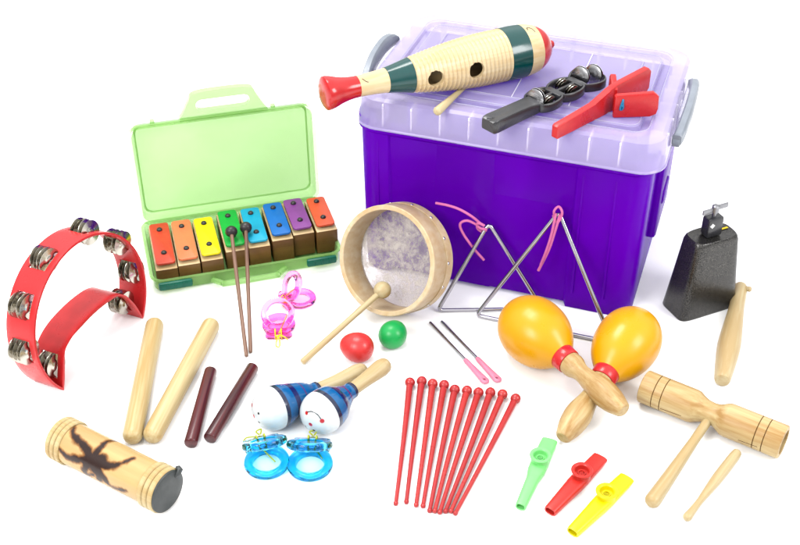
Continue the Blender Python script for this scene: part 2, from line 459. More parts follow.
for u, v in ((310+405/3.2, 20+189/3.2), (310+536/3.2, 20+162/3.2)):
    # hole centre: camera ray against the turned body
    d = ray(u, v).normalized(); o = V((0, 0, CH)); iv = gm.inverted(); o2 = iv @ o; d2 = iv.to_3x3() @ d
    s = 0.9
    while s < 2.2:
        p = o2 + d2*s; 
        if 0 < p.x < Lg and math.hypot(p.y, p.z) < grad(p.x/Lg): break
        s += .0005
    ctr.append(p.copy())
for p in ctr:
    bmc = bmesh.new(); a = math.atan2(p.z, p.y)
    tube(bmc, [V((p.x, 0, 0))+V((0, math.cos(a), math.sin(a)))*r for r in (.015, .045)], .0112, 20)
    cu = obj('cutter', bmc, M['dark'])
    cu.matrix_world = gm
    md = rb.modifiers.new('b', 'BOOLEAN'); md.object = cu; md.operation = 'DIFFERENCE'; md.solver = 'EXACT'
    bpy.context.view_layer.update(); bake(rb)
    bpy.data.objects.remove(cu)
rb.data.set_sharp_from_angle(angle=math.radians(30))
gpart('band', [(.7704, 0), (.7704, .0374), (.80, .0378), (.83, .0378), (.860, .0373), (.860, 0)], M['greenpaint'])
gpart('head', [(.8602, 0), (.8602, .0372), (.88, .0365), (.90, .0353), (.922, .0334), (.922, 0)], M['guirowood'])
gpart('nose', [(.9222, 0), (.9222, .0333), (.94, .0308), (.96, .0265), (.98, .0195), (.992, .0115), (.997, .006), (1.012, .0058), (1.018, .0045), (1.019, 0)], M['redpaint'])
bm = bmesh.new()
def onbody(t, a, r): return V((t*Lg, r*math.cos(a), r*math.sin(a)))
aface = math.atan2(.84, -.54)
def gsurf(t): 
    return .0372 - .0038*(max(0, t-.860)/.062)**1.3
tube(bm, [onbody(t, 1.75+da, gsurf(t)+.0001) for t, da in ((.872, .10), (.874, .0), (.880, -.06), (.888, -.02), (.894, .04), (.899, .16), (.900, .24))], .0006, 6)
obj('eye_mark', bm, M['black'], gu)
bm = bmesh.new()
tube(bm, [onbody(.148+.02*k/6, 2.0+.45*math.sin(k/6*PI/2), .0146) for k in range(7)], .0005, 6)
obj('mouth_mark', bm, M['black'], gu)

def stick(name, label, cat, A, B, prof, mat, group=None, seg=28, part='shaft'):
    """turned stick along A->B: ONE mesh, profile in metres"""
    global last_stick
    bm = bmesh.new(); lathe(bm, prof, seg)
    o = obj(name, bm, mat); o.matrix_world = fr(A, B); last_stick = o; return tag(o, label, cat, group)

A = at(437.5, 111, H+.006); B = at(470, 82, H+.005); L = (B-A).length
stick('guiro_scraper', 'short tapered pale wood scraper stick lying on the lid under the fish guiro', 'stick', A, B,
      list(reversed([(-.004*math.sin(a), .0062*math.cos(a)) for a in (0, .4, .8, 1.2, PI/2)]))+[(L*.5, .0042), (L, .0026), (L+.001, 0)], M['palewood'])

# ------------------------------------------------------------------ jingle stick
def disc_mesh(r, th=.0006, dome=.25, mat='nickel'):
    bm = bmesh.new(); h = r*dome*.5
    p = [(0, 0), (0, r*.97), (th*.6, r), (th, r*.97), (th, r*.55), (th+h*.6, r*.42), (th+h, r*.25), (th+h, 0)]
    lathe(bm, p, 32); me_o = obj('jingle', bm, M[mat]); return me_o
proto_j = disc_mesh(.0175)
proto_s = disc_mesh(.0140, .0007, .10, 'bright')
proto_l = disc_mesh(.0105)
def jingle(proto, parent, loc, normal, spin=0, name='jingle'):
    o = bpy.data.objects.new(name, proto.data); C.objects.link(o); o.parent = parent
    n = V(normal).normalized(); q = V((1, 0, 0)).rotation_difference(n)
    o.matrix_local = MX.Translation(loc) @ q.to_matrix().to_4x4(); return o
A = at(487.5, 125.5, H+.013); B = at(600, 73.5, H+.013); L = (B-A).length
js = thing('jingle_stick', 'black plastic jingle stick with shiny steel discs lying on the lid beside the red clapper', 'jingle stick', fr(A, B))
bm = bmesh.new()
secs = []
for x, w, h in ((0, .0105, .0075), (.0025, .0122, .0090), (.010, .0128, .0095), (.05, .0120, .009), (.070, .0122, .0085), (.080, .0135, .0078), (.088, .0140, .0066)):
    nt_ = .72 if x < .004 else .96
    secs.append([(x+(.005 if (x < .004 and abs(a) < .3) else 0), a*w, b*h) for a, b in ((1, -.75), (1, .75), (.9, .97), (.3, 1), (.0, nt_), (-.3, 1), (-.9, .97), (-1, .75), (-1, -.75), (-.9, -1), (.9, -1))])
loft(bm, secs)
x0, x1 = .084, L
def lobe(t): return abs(math.sin(PI*t*3))**.55
def rail(s):
    pts = []
    for k in range(73):
        t = k/72; x = x0+(x1-.006-x0)*t
        w = .0130 + .0085*lobe(min(1, t)) if t < .667 else .0130 + .0075*lobe(t) + .004*sstep(.667, .85, t)
        if t > .9: w *= math.sqrt(max(0, 1-((t-.9)/.1)**2))*.6+.4
        pts.append(V((x, s*w, 0)))
    return pts
for s in (-1, 1):
    secs = [[(q.x, q.y+s*a*.0021, b*.0060) for a, b in ((1, -.8), (1, .8), (.6, 1), (-.6, 1), (-1, .8), (-1, -.8), (-.6, -1), (.6, -1))] for q in rail(s)]
    loft(bm, secs)
rbox(bm, ((x1-.006-x0)*.667, .0044, .0115), (x0+(x1-.006-x0)*.333, 0, 0), .001)
rbox(bm, (.0045, .018, .012), (x1-.0055, 0, 0), .0018)
for t in (.333, .667):
    rbox(bm, (.012, .029, .0118), (x0+(x1-.006-x0)*t, 0, 0), .002)
rbox(bm, (.010, .028, .0118), (x0+.004, 0, 0), .002)
obj('frame', bm, M['black'], js)
seq = [(.055, .002, .005, (-1, -.1, .16), 0), (.088, .003, .005, (1, .1, -.05), 0)]
for t in (.167, .5):
    for sy in (-1, 1):
        for k, dy in enumerate((-.0030, -.0008, .0014, .0034)):
            seq.append((t+.012*sy, sy*.0105+dy, .0005, (.04, (1 if k % 2 else -1), .22*(1 if k % 2 else -1)), 1))
seq += [(.74, .006, .005, (-1, -.15, .18), 0), (.77, .007, .005, (1, .1, -.05), 0), (.87, -.002, .005, (-1, -.1, .2), 0), (.90, -.001, .005, (1, .15, -.05), 0)]
for t, y, z, n, small in seq:
    jingle(proto_l if small else proto_s, js, V((x0+(x1-x0)*t, y, z)), n)

# ------------------------------------------------------------------ red clapper
A = at(553.75, 138.5, H); B = at(646, 90.5, H); L = (B-A).length
cm = fr(A, B)
cp = thing('wooden_clapper', 'red wooden hand clapper with tied boards, beside the black jingle stick', 'clapper', cm)
bm = bmesh.new()
ol = [(0, .002), (.002, 0), (L*.45, 0), (L*.5, 0), (L-.006, 0), (L, .006), (L, .032), (L-.006, .038), (L*.62, .037), (L*.54, .034), (L*.46, .027), (L*.38, .0235), (.003, .020), (0, .018)]
prism(bm, ol, -.0048, .0048, .0012)
obj('handle_board', bm, M['clapred'], cp)
iv = cm.inverted()
def board(P, Q, h, th, off=0):
    P = iv @ P; Q = iv @ Q; P.z = Q.z = 0
    d = (Q-P).normalized(); ln = (Q-P).length; n = V((-d.y, d.x, 0))
    bm = bmesh.new()
    ol = [(0, 0.001), (.001, 0), (ln-.010, .0005), (ln-.002, .004), (ln, .012), (ln-.001, h-.006), (ln-.008, h), (.002, h-.003), (0, h-.005)]
    prism(bm, ol, -th/2, th/2, .0014)
    m = MX((d, n, V((0, 0, 1)))).transposed().to_4x4(); m.translation = P
    o = obj('clap_board', bm, M['clapred'], cp); o.matrix_local = m; return o, m, ln
n0 = at(612.5, 116.5, H); n1 = at(656.5, 115.5, H)
o1, m1, l1 = board(n0, n1, .036, .008)
f0 = at(612.3, 111, H); f1 = at(610, 95.5, H)
board(f0, f1, .037, .008)
bm = bmesh.new()
def lp(x, y, z): return m1 @ V((x, y, z))
tube(bm, curve([lp(.0090, -.0036, .012), lp(.0078, -.0054, .014), lp(.0082, -.0056, .019), lp(.0098, -.0054, .025), lp(.0104, -.0038, .027)], 20), .0014, 8)
tube(bm, curve([lp(.0100, -.0038, .012), lp(.0112, -.0056, .016), lp(.0108, -.0058, .020), lp(.0102, -.0054, .0255), lp(.0106, -.0038, .0275)], 20), .0014, 8)
tube(bm, curve([lp(.0080, -.0050, .0185), lp(.0096, -.0072, .0195), lp(.0112, -.0052, .0185)], 12), .0012, 8)
obj('string', bm, M['bluecord'], cp)

# ------------------------------------------------------------------ green case with chime bars
O = at(156, 294); X = at(340, 264) - O; CL = X.length
cma = fr(O, O+X)
case = thing('instrument_case', 'translucent lime green plastic carry case standing open with its lid upright', 'case', cma)
TD, TH = .158, .024
def cr(x0, x1, y0, y1, r, z): return [(x, y, z) for x, y in rrect(x0, x1, y0, y1, r, 5)]
bm = bmesh.new()
loft(bm, [cr(.004, CL-.004, .004, TD-.004, .012, 0), cr(.0, CL, .0, TD, .015, .004), cr(-.002, CL+.002, -.002, TD, .016, TH-.002), cr(-.005, CL+.005, -.005, TD+.002, .018, TH), cr(-.004, CL+.004, -.004, TD+.001, .017, TH+.0015),
          cr(.0005, CL-.0005, .0005, TD-.002, .014, TH), cr(.0025, CL-.0025, .0025, TD-.0025, .013, .0055), cr(.006, CL-.006, .006, TD-.006, .010, .0025)])
# carry grip on the front edge
grip = [(.085, -.004), (.098, -.016), (.104, -.0185), (.176, -.0185), (.182, -.016), (.195, -.004)]
gin = [(.178, -.006), (.172, -.012), (.108, -.012), (.102, -.006)]
tube(bm, curve([(x, y, .012) for x, y in grip], 30), .0045, 8)
rbox(bm, (.005, .1, .006), (CL*.5, .07, .0058), .001)
tray = obj('tray', bm, M['case'], case)
for x in (.030, CL-.030):
    bm = bmesh.new(); rbox(bm, (.050 if x < .1 else .046, .007, .013), (x, -.0095, .0185), .003)
    for k in (-1, 0, 1): rbox(bm, (.002, .0012, .009), (x+k*.012, -.0132, .0185), 0)
    obj('latch', bm, M['latch'], case)
# lid: a shallow upright tray with a carry grip on top, its open side to the front
LH = .166
lean = math.radians(2.5)
bm = bmesh.new()
def lidring(ins, y, r=.014):
    out = rrect(ins, CL-ins, ins, LH-ins, r, 5); return [(x, y, z) for x, z in out]
loft(bm, [lidring(-.003, .0, .016), lidring(-.003, .003, .016), lidring(.001, .004), lidring(.0025, .020), lidring(.006, .0235, .012), lidring(.009, .0215, .012), lidring(.0055, .018, .012), lidring(.0035, .004, .013), lidring(.002, .0, .014)], False, False)
# back wall (two sides, 2.2 mm) 
loft(bm, [lidring(.0062, .0234, .012), lidring(.0062, .0212, .012)])
for k in (0,):
    pass
lidg = obj('lid', bm, M['case'], case, 40)
lidg.matrix_local = MX.Translation((0, TD-.006, TH+.001)) @ MX.Rotation(-lean, 4, 'X')
bm = bmesh.new()
def strip(o, i, y0, y1):
    n = len(o)
    A = [bm.verts.new((x, y0, z)) for x, z in o]; B_ = [bm.verts.new((x, y0, z)) for x, z in i]
    A2 = [bm.verts.new((x, y1, z)) for x, z in o]; B2 = [bm.verts.new((x, y1, z)) for x, z in i]
    for k in range(n):
        j = (k+1) % n
        for a, b, c, d in ((A[k], A[j], B_[j], B_[k]), (A2[j], A2[k], B2[k], B2[j]), (A[j], A[k], A2[k], A2[j]), (B_[k], B_[j], B2[j], B2[k])): bm.faces.new((a, b, c, d))
hx0, hx1 = .066, .222
def trap(ins):
    base = [(hx0, LH-.002), (hx0+.013, LH+.005), (hx0+.026, LH+.028), (hx0+.036, LH+.041), ((hx0+hx1)/2, LH+.0435), (hx1-.036, LH+.041), (hx1-.026, LH+.028), (hx1-.013, LH+.005), (hx1, LH-.002)]
    return base
slot = rrect(hx0+.037, hx1-.037, LH+.012, LH+.030, .0085, 4)
outp = smoothprof(trap(0), 48)
# bridge: sample both outlines by angle
cxh, czh = (hx0+hx1)/2, LH+.021
def bydir(poly, a):
    best = None; d = (math.cos(a), math.sin(a)); n = len(poly)
    for k in range(n):
        (x1_, z1_), (x2_, z2_) = poly[k], poly[(k+1) % n]
        ex, ez = x2_-x1_, z2_-z1_; den = d[0]*ez-d[1]*ex
        if abs(den) < 1e-12: continue
        t = ((x1_-cxh)*ez-(z1_-czh)*ex)/den; s = ((x1_-cxh)*d[1]-(z1_-czh)*d[0])/den
        if t > 0 and -1e-6 <= s <= 1+1e-6 and (best is None or t < best): best = t
    return (cxh+d[0]*best, czh+d[1]*best)
angs = [2*PI*k/96 for k in range(96)]
strip([bydir(outp, a) for a in angs], [bydir(slot, a) for a in angs], .006, .017)
for x in (.036, CL-.06): rbox(bm, (.007, .008, .006), (x, .010, LH+.003), .0015)
hg = obj('carry_grip', bm, M['case'], lidg, 40)

# chime bars
names = ['red', 'light orange', 'yellow', 'green', 'light blue', 'blue', 'purple', 'orange red']
cols = [(214, 70, 44), (250, 134, 84), (250, 236, 0), (0, 178, 60), (0, 170, 206), (0, 110, 196), (140, 66, 150), (226, 86, 46)]
tl = [(155.8, 271.2), (178.4, 266.4), (201.6, 261.7), (225.8, 252.6), (249, 248.6), (272.3, 241.5), (293.5, 235.5), (316.7, 232.4)]
hts = [.0255, .029, .0325, .036, .0375, .0385, .039, .0395]
klen = [.1075, .104, .099, .095, .091, .087, .083, .079]
chime_labels = ['red chime bar on the lowest wooden block, longest of the row in the green case',
 'light orange chime bar between the red and the yellow bar in the green case',
 'yellow chime bar on a brown block in the green case',
 'green chime bar under the black mallet heads in the green case',
 'light blue chime bar between the green and the blue bar in the green case',
 'blue chime bar between the light blue and the purple bar in the green case',
 'purple chime bar between the blue and the orange-red bar in the green case',
 'short orange-red chime bar at the end of the row, by the frame drum']
zf = .0072
for i in range(8):
    zt_ = zf+hts[i]
    P = cma.inverted() @ at(*tl[i], zt_)
    fx, fy = P.x, max(.004, P.y)
    w = .0325
    root = thing('chime_bar', chime_labels[i], 'chime bar', cma @ MX.Translation((fx+w/2, fy, zf)) @ MX.Rotation(math.radians(random.uniform(-.8, .8)), 4, 'Z'), 'chime bars in the green case')
    bm = bmesh.new(); D = min(.0095+klen[i], TD-.006-fy)
    vs = rbox(bm, (w, D, hts[i]), (0, D/2, hts[i]/2), .0012)
    for f in bm.faces:
        f.normal_update(); f.material_index = 0 if f.normal.z > .5 else 1
    obj('resonator_block', bm, [M['blocktop'], M['blockfront']], root)
    km = plastic('chime_'+names[i].replace(' ', '_'), cols[i], .38, .3, var=.06, nscale=40, nb=.05, k=.56)
    bm = bmesh.new(); kw = .0288; kl = klen[i]; kz = hts[i]+.0045
    ol = rrect(-kw/2, kw/2, .0055, .0055+kl, .005, 4)
    prism(bm, ol, kz, kz+.0035, .0006, 'XY')
    key = obj('key', bm, km, root)
    for q in (.2, .8):
        bm = bmesh.new()
        yk = .008+kl*(.22 if q < .5 else .80)
        lathe(bm, [(-.002, 0), (-.002, .002), (0, .0042), (.0015, .0042), (.003, .0032), (.0036, .0018), (.0036, 0)], 18, 0, MX.Translation((0, yk, kz+.0036)) @ MX.Rotation(-PI/2, 4, 'Y'))
        obj('pin', bm, M['blackrub'], key)
# mallets
for i, (h, e, lab) in enumerate((((231.3, 231.5), (246.5, 356.5), 'black-headed brown mallet whose head lies left, fully on the green chime bar'),
                                 ((245.8, 227.5), (250.6, 352.5), 'black-headed brown mallet with its head between the green and light blue bars'))):
    A = at(*h, .064); B = at(*e, .003); L = (B-A).length
    m = thing('chime_mallet', lab, 'mallet', fr(A, B), 'black headed chime mallets')
    bm = bmesh.new(); lathe(bm, [(-.0075, 0), (-.0072, .003), (-.006, .0066), (-.003, .0088), (.001, .0092), (.0042, .0082), (.0066, .0056), (.0076, .0028), (.0078, 0)], 28)
    obj('head', bm, M['blackrub'], m)
    bm = bmesh.new(); lathe(bm, [(.005, 0), (.005, .0028), (L*.5, .0029), (L-.001, .0027), (L, .0018), (L, 0)], 14)
    obj('shaft', bm, M['brownstick'], m)

# ------------------------------------------------------------------ half-moon tambourine
ax, ay, sa, lean_, TR, hc, tw = -.4498, 1.1949, 1.0869, .0936, .1096, .0681, .0476
S = V((math.cos(sa), math.sin(sa), 0)); N0 = V((-math.sin(sa), math.cos(sa), 0)); Zz = V((0, 0, 1))
U = Zz*math.cos(lean_)+N0*math.sin(lean_); Nn = N0*math.cos(lean_)-Zz*math.sin(lean_)
tm = MX((S, Nn, U)).transposed().to_4x4(); tm.translation = V((ax, ay, .003))
tb = thing('tambourine', 'red plastic half-moon tambourine with steel jingles standing on its two ends', 'tambourine', tm)
half = math.sqrt(TR*TR-hc*hc); a0 = math.asin(hc/TR)
arc = []; NA = 150
for k in range(NA+1):
    th = PI+a0 - (PI+2*a0)*k/NA
    arc.append((half+TR*math.cos(th), hc+TR*math.sin(th)))
hand = smoothprof([(2*half, .0), (2*half-.004, .012), (2*half-.014, .038), (2*half-.024, .055), (2*half-.042, .066), (half+.005, .0690), (.050, .0640), (.030, .0570), (.0185, .0470), (.0095, .024), (0, 0)], 70)
# the near upright of the handle is straight and tall
path = arc + [tuple(p) for p in hand[1:-1]]
n = len(path)
# arc length marks
jth = [math.radians(d) for d in (176, 143, 108, 66, 29, -3)]
slots = []   # index centre on path
for th in jth: slots.append(((PI+a0-th)/(PI+2*a0))*NA)
cum = [0]
for i in range(n): cum.append(cum[-1]+math.dist(path[i], path[(i+1) % n]))
slot_s = [cum[int(round(k))] for k in slots]
h_s0 = cum[NA]; h_s1 = cum[-1]
slot_s += [h_s1-.031, h_s0+.034]
bm = bmesh.new(); cols_w = [0, .0095, tw-.0095, tw]
V2 = [[bm.verts.new((p[0], w, p[1])) for w in cols_w] for p in path]
for i in range(n):
    j = (i+1) % n; mid = (cum[i]+cum[i+1])/2
    for c in range(3):
        if c == 1 and any(abs(mid-s) < .0165 for s in slot_s): continue
        bm.faces.new((V2[i][c], V2[j][c], V2[j][c+1], V2[i][c+1]))
fo = obj('frame', bm, M['tambred'], tb, 40)
md = fo.modifiers.new('shell', 'SOLIDIFY'); md.thickness = .0050; md.offset = 0; md.use_even_offset = True; md.thickness_clamp = 1
md = fo.modifiers.new('soft', 'BEVEL'); md.width = .0008; md.segments = 2; md.limit_method = 'ANGLE'; md.angle_limit = .9
bake(fo); fo.data.set_sharp_from_angle(angle=.6)
def pathpt(s):
    for i in range(n):
        if cum[i] <= s <= cum[i+1]:
            t = (s-cum[i])/(cum[i+1]-cum[i]); a, b = path[i], path[(i+1) % n]
            return V((a[0]*(1-t)+b[0]*t, 0, a[1]*(1-t)+b[1]*t))
for q, s in enumerate(slot_s):
    p = pathpt(s); rnd = random.Random(q)
    bm = bmesh.new(); tube(bm, [p+V((0, .004, 0)), p+V((0, tw-.004, 0))], .0011, 8); obj('pin', bm, M['steel'], tb)
    drop = V((rnd.uniform(-.001, .001), 0, -.0006))
    for y, sg in ((.0135, 1), (.0195, -1), (.0270, 1), (.0330, -1)):
        jingle(proto_j, tb, p+drop+V((0, y+rnd.uniform(-.0012, .0012), 0)), (rnd.uniform(-.1, .1), -sg, rnd.uniform(-.1, .1)))

# ------------------------------------------------------------------ claves, rhythm sticks
for (a, b, r, lab) in (((155.5, 321), (131.5, 441), .0128, 'pale wood clave standing more upright, the one beside the tambourine'),
                       ((213, 321.5), (150, 440), .0128, 'pale wood clave lying at a slant beside the dark rhythm sticks')):
    A = at(*a, r); B = at(*b, r); L = (B-A).length
    p = list(reversed([(.012-.012*math.sin(t), r*math.cos(t)**.8) for t in (0, .3, .6, .9, 1.2, 1.45, PI/2)]))+[(L*.3, r*1.01), (L*.7, r*1.01)]+capend(L-.012, r, .012, 7, .8)
    stick('clave', lab, 'clave', A, B, p, M['claw'], 'pale wood claves', 36)
for (a, b, lab) in (((211, 370.5), (190.5, 444), 'short dark rosewood rhythm stick, nearer the pale claves'), ((253, 367), (209.5, 439), 'short dark rosewood rhythm stick, nearer the blue maracas')):
    r = .0086; A = at(*a, r); B = at(*b, r); L = (B-A).length
    stick('rhythm_stick', lab, 'rhythm stick', A, B, [(0, 0), (0, r-.0015), (.0008, r-.0004), (.002, r), (L-.002, r), (L-.0008, r-.0004), (L, r-.0015), (L, 0)], M['rosewood'], 'dark rhythm sticks', 32)

# ------------------------------------------------------------------ bamboo shaker
r = .0262
A = at(61, 437.5, r+.003); B = at(167.5, 491.5, r+.003); L = (B-A).length
bs = thing('bamboo_shaker', 'bamboo tube shaker with a burnt splash mark and a black end cap', 'shaker', fr(A, B))
bm = bmesh.new(); NX, NS = 150, 150
lathe(bm, [(.012+(L-.024)*k/NX, r) for k in range(NX+1)], NS)
body = obj('tube', bm, M['bamboo'], bs)
# burnt splash: a blob with curling tapered arms, in (along, around) coordinates facing the camera
arms = []
def px2tube(u, v):
    iv = bs.matrix_world.inverted(); o2 = iv @ V((0, 0, CH)); d2 = iv.to_3x3() @ ray(u, v).normalized()
    s = .9
    while s < 2.2:
        p = o2+d2*s
        if math.hypot(p.y, p.z) < r: return (p.x, math.atan2(-p.y, p.z))
        s += .0004
    p = o2+d2*1.37; return (p.x, math.atan2(-p.y, p.z))
bpy.context.view_layer.update()
def z7(x, y): return (35+x/4.544, 400+y/4.544)
def arm(pts, w0, w1): arms.append(([px2tube(*z7(*p)) for p in pts], w0, w1))
arm([(250, 265), (230, 215), (190, 180), (172, 150), (186, 105)], .0075, .0014)
arm([(250, 270), (185, 270), (140, 255), (105, 212)], .0070, .0012)
arm([(265, 260), (300, 215), (330, 188), (368, 188)], .0060, .0010)
arm([(290, 290), (350, 300), (400, 285), (450, 265)], .0065, .0010)
arm([(280, 310), (310, 350), (350, 395), (415, 412)], .0075, .0014)
arm([(235, 285), (300, 275)], .0085, .0085)
arm([(240, 280), (225, 320), (240, 340), (275, 335)], .0060, .0020)
arm([(255, 285), (275, 320), (290, 345), (292, 362)], .0095, .0040)
cl_b = rgba((240, 202, 136), .5); cl_k = rgba((58, 34, 28), .45)
segs = []
for pts, w0, w1 in arms:
    sp = smoothprof([tuple(p) for p in pts], 24)
    for k in range(len(sp)-1):
        t = k/(len(sp)-1); segs.append((sp[k], sp[k+1], (w0+(w1-w0)*t**.8)*1.5))
def burn(co):
    x, a = co.x, math.atan2(-co.y, co.z)
    best = 9
    for (p, q, w) in segs:
        ax_, ay_ = (x-p[0]), ((a-p[1]+PI) % (2*PI)-PI)*r
        bx_, by_ = q[0]-p[0], ((q[1]-p[1]+PI) % (2*PI)-PI)*r
        l2 = bx_*bx_+by_*by_+1e-12; t = max(0, min(1, (ax_*bx_+ay_*by_)/l2))
        d = math.hypot(ax_-bx_*t, ay_-by_*t)-w*.62
        if d < best: best = d
    best += .0022*mnoise.noise(co*110)+.0010*mnoise.noise(co*300)+.0005*mnoise.noise(co*800)
    return mixc(cl_k, mixc(rgba((176, 116, 58)), cl_b, sstep(.0002, .0034, best)), sstep(-.0016, .0012, best))
paintmesh(body, burn)
for x0_, x1_ in ((0, .022), (L-.024, L-.001)):
    bm = bmesh.new()
    for k in range(3):
        w = (x1_-x0_)/3; c = x0_+w*(k+.5)
        lathe(bm, [(c-w*.47, r-.001), (c-w*.47, r+.0012), (c-w*.3, r+.0024), (c+w*.3, r+.0024), (c+w*.47, r+.0012), (c+w*.47, r-.001)], 56)
    obj('end_binding', bm, M['claw'], bs)
bm = bmesh.new(); lathe(bm, [(L-.004, 0), (L-.004, r+.0006), (L+.001, r+.0008), (L+.0022, r-.001), (L+.0024, r*.6), (L+.002, 0)], 56)
cap = obj('end_cap', bm, M['blackcap'], bs)
bm = bmesh.new()
aa = 1.05
q = V((L-.002, math.cos(2.4)*(r+.0005), math.sin(2.4)*(r+.0005)))
pt = V((L-.001, -.008, r-.002))
P0 = bs.matrix_world.inverted() @ at(181, 476, .045); P0.x = L+.0005
d_ = V((0, P0.y, P0.z)).normalized()
tube(bm, [V((L+.001, 0, 0))+d_*(r-.006), V((L+.004, 0, 0))+d_*(r-.001), V((L+.004, 0, 0))+d_*(r+.003), V((L+.001, 0, 0))+d_*(r+.004), V((L-.002, 0, 0))+d_*(r+.0035)], [.003, .0035, .0038, .0034, .002], 10)
obj('cap_flap', bm, M['blackcap'], cap)

# ------------------------------------------------------------------ finger castanets
def shell_mesh(mat, name='shell'):
    bm = bmesh.new(); R0 = .0255
    # thick rounded rim round a thin dished floor, turned about Z
    prof = [(0, .0150), (.0030, .0152), (.0070, .0164), (.0088, .0188), (.0086, .0222), (.0068, .0246), (.0040, R0), (.0012, .0246), (0, .0225)]
    rot = MX.Rotation(-PI/2, 4, 'Y')
    lathe(bm, prof+[prof[0]], 56, 0, rot)
    for v in bm.verts: v.co.y += .028
    o = obj(name, bm, mat)
    bm = bmesh.new(); lathe(bm, [(.0012, 0), (.0012, .0148), (.0024, .0148), (.0024, 0)], 40, 0, rot)
    for v in bm.verts: v.co.y += .028
    obj('dish', bm, M['pink_dish'] if mat == M['pink_glass'] else M['blue_dish'], o); return o
def ear_mesh(mat):
    bm = bmesh.new()
    ol = [(-.020, .0015), (-.016, -.0035), (.016, -.0035), (.020, .0015), (.0185, .0065), (.008, .0060), (-.008, .0060), (-.0185, .0065)]
    prism(bm, ol, .0008, .0066, .001, 'XY'); return obj('ear', bm, mat)
def castanet(label, hinge, rz, phi, mat, cm, group, lower_tilt=0, tails=(), s=1.0):
    root = thing('finger_castanet', label, 'castanet', place(hinge, rz) @ MX.Scale(s, 4), group)
    for k in (0, 1):
        sh = shell_mesh(mat); sh.parent = root; er = ear_mesh(mat); er.parent = sh
        if k == 0: sh.matrix_local = MX.Rotation(lower_tilt, 4, 'X') @ MX.Translation((0, 0, .0005))
        else: sh.matrix_local = MX.Translation((0, .003, .0085)) @ MX.Rotation(phi, 4, 'X') @ MX.Translation((0, 0, .0085)) @ MX.Scale(-1, 4, (0, 0, 1))
    bm = bmesh.new()
    for x in (-.0045, .0045):
        pts = [V((x, 0+.0058*math.cos(t), .0090+.0090*math.sin(t))) for t in [2*PI*k/16 for k in range(16)]]
        tube(bm, pts, .0010, 8, True)
    tube(bm, [(-.0045, -.0055, .010), (0, -.0072, .0102), (.0045, -.0055, .010)], .0013, 8)
    for t in tails: tube(bm, curve(t, 24), .0009, 8)
    obj('cord', bm, cm, root); return root
# blue pair: hinges at the back, upper shells lifted towards the camera
castanet('blue clear finger castanet with tilted top shell, nearer the bamboo shaker', at(261.5, 447.5, 0), PI+math.radians(18), math.radians(36), M['blue_glass'], M['limecord'], 'blue finger castanets', s=1.13,
         tails=[[(.002, .004, .006), (-.004, .018, .004), (-.009, .030, .0035)], [(.004, -.006, .012), (.014, -.009, .011), (.019, -.007, .008)], [(0, -.006, .014), (.003, -.009, .017), (-.003, -.010, .018), (-.001, -.006, .014)]])
castanet('blue clear plastic finger castanet with level top shell, nearer the fanned red beaters', at(313, 448.5, 0), PI+math.radians(-3), math.radians(36), M['blue_glass'], M['limecord'], 'blue finger castanets', s=1.13,
         tails=[[(0, .004, .006), (-.008, .012, .005), (-.013, .019, .0035)], [(0, -.006, .014), (.004, -.009, .017), (-.004, -.010, .018), (-.001, -.006, .014)]])
castanet('pink clear plastic finger castanet with a yellow knot loop hanging out in front', at(278.8, 338.5, 0), math.radians(4), math.radians(44), M['pink_glass'], M['yelcord'], 'pink finger castanets', s=.94,
         tails=[[(0, -.006, .012), (-.002, -.012, .008), (-.004, -.020, .003), (.001, -.023, .003), (.002, -.016, .006), (0, -.007, .010)], [(.001, -.006, .012), (.008, -.008, .010), (.014, -.009, .004)], [(.001, -.004, .013), (.008, .008, .022), (.014, .018, .031)]])
castanet('pink clear plastic finger castanet turned sideways behind the other pink one', at(285, 305.5, 0), math.radians(-62), math.radians(58), M['pink_glass'], M['yelcord'], 'pink finger castanets', s=.9,
         tails=[[(0, -.004, .013), (.003, .010, .026), (.006, .020, .034)]])

# ------------------------------------------------------------------ frame drum and its mallet
el, az = math.radians(24), math.radians(35)
nrm = V((-math.sin(az)*math.cos(el), -math.cos(az)*math.cos(el), math.sin(el)))
DR, DD = .0790, .050
Cf = at(385.5, 261, DR*math.cos(el)+DD*math.sin(el)+.0005)
back = Cf - nrm*DD
dm = fr(Cf, back)
dr = thing('frame_drum', 'round wooden frame drum with mottled hide skin leaning against the purple box', 'drum', dm)
bm = bmesh.new(); tk = .0070
lathe(bm, [(0, DR-tk+.0008), (0, DR-.0012), (.0012, DR), (DD-.0015, DR), (DD, DR-.001), (DD, DR-tk), (.0008, DR-tk), (0, DR-tk+.0008)], 96)
obj('hoop', bm, M['drumwood'], dr, 40)
bm = bmesh.new(); lathe(bm, [(DD-.0035, 0), (DD-.0035, DR-tk-.0001), (DD-.0027, DR-tk-.0001), (DD-.0027, 0)], 96)
obj('skin', bm, M['hide'], dr)
bm = bmesh.new(); lathe(bm, [(DD-.016, DR+.0002), (DD-.016, DR+.0010), (DD+.0008, DR+.0010), (DD+.0016, DR), (DD+.0016, DR-.006), (DD+.0004, DR-.006), (DD+.0004, DR-.001), (DD-.015, DR+.0002), (DD-.016, DR+.0002)], 96)
obj('skin_edge', bm, M['drumwood'], dr)
for k in range(14):
    t = 2*PI*k/14+.2
    bm = bmesh.new(); m = MX.Translation((DD-.012, (DR+.0008)*math.cos(t), (DR+.0008)*math.sin(t))) @ V((1, 0, 0)).rotation_difference(V((0, math.cos(t), math.sin(t)))).to_matrix().to_4x4()
    lathe(bm, [(0, 0), (0, .0026), (.0008, .0022), (.0014, .001), (.0015, 0)], 12, 0, m); obj('tack', bm, M['steel'], dr)
bpy.context.view_layer.update()
A = at(382.5, 290, .048); B = at(302, 362.5, .0045); L = (B-A).length
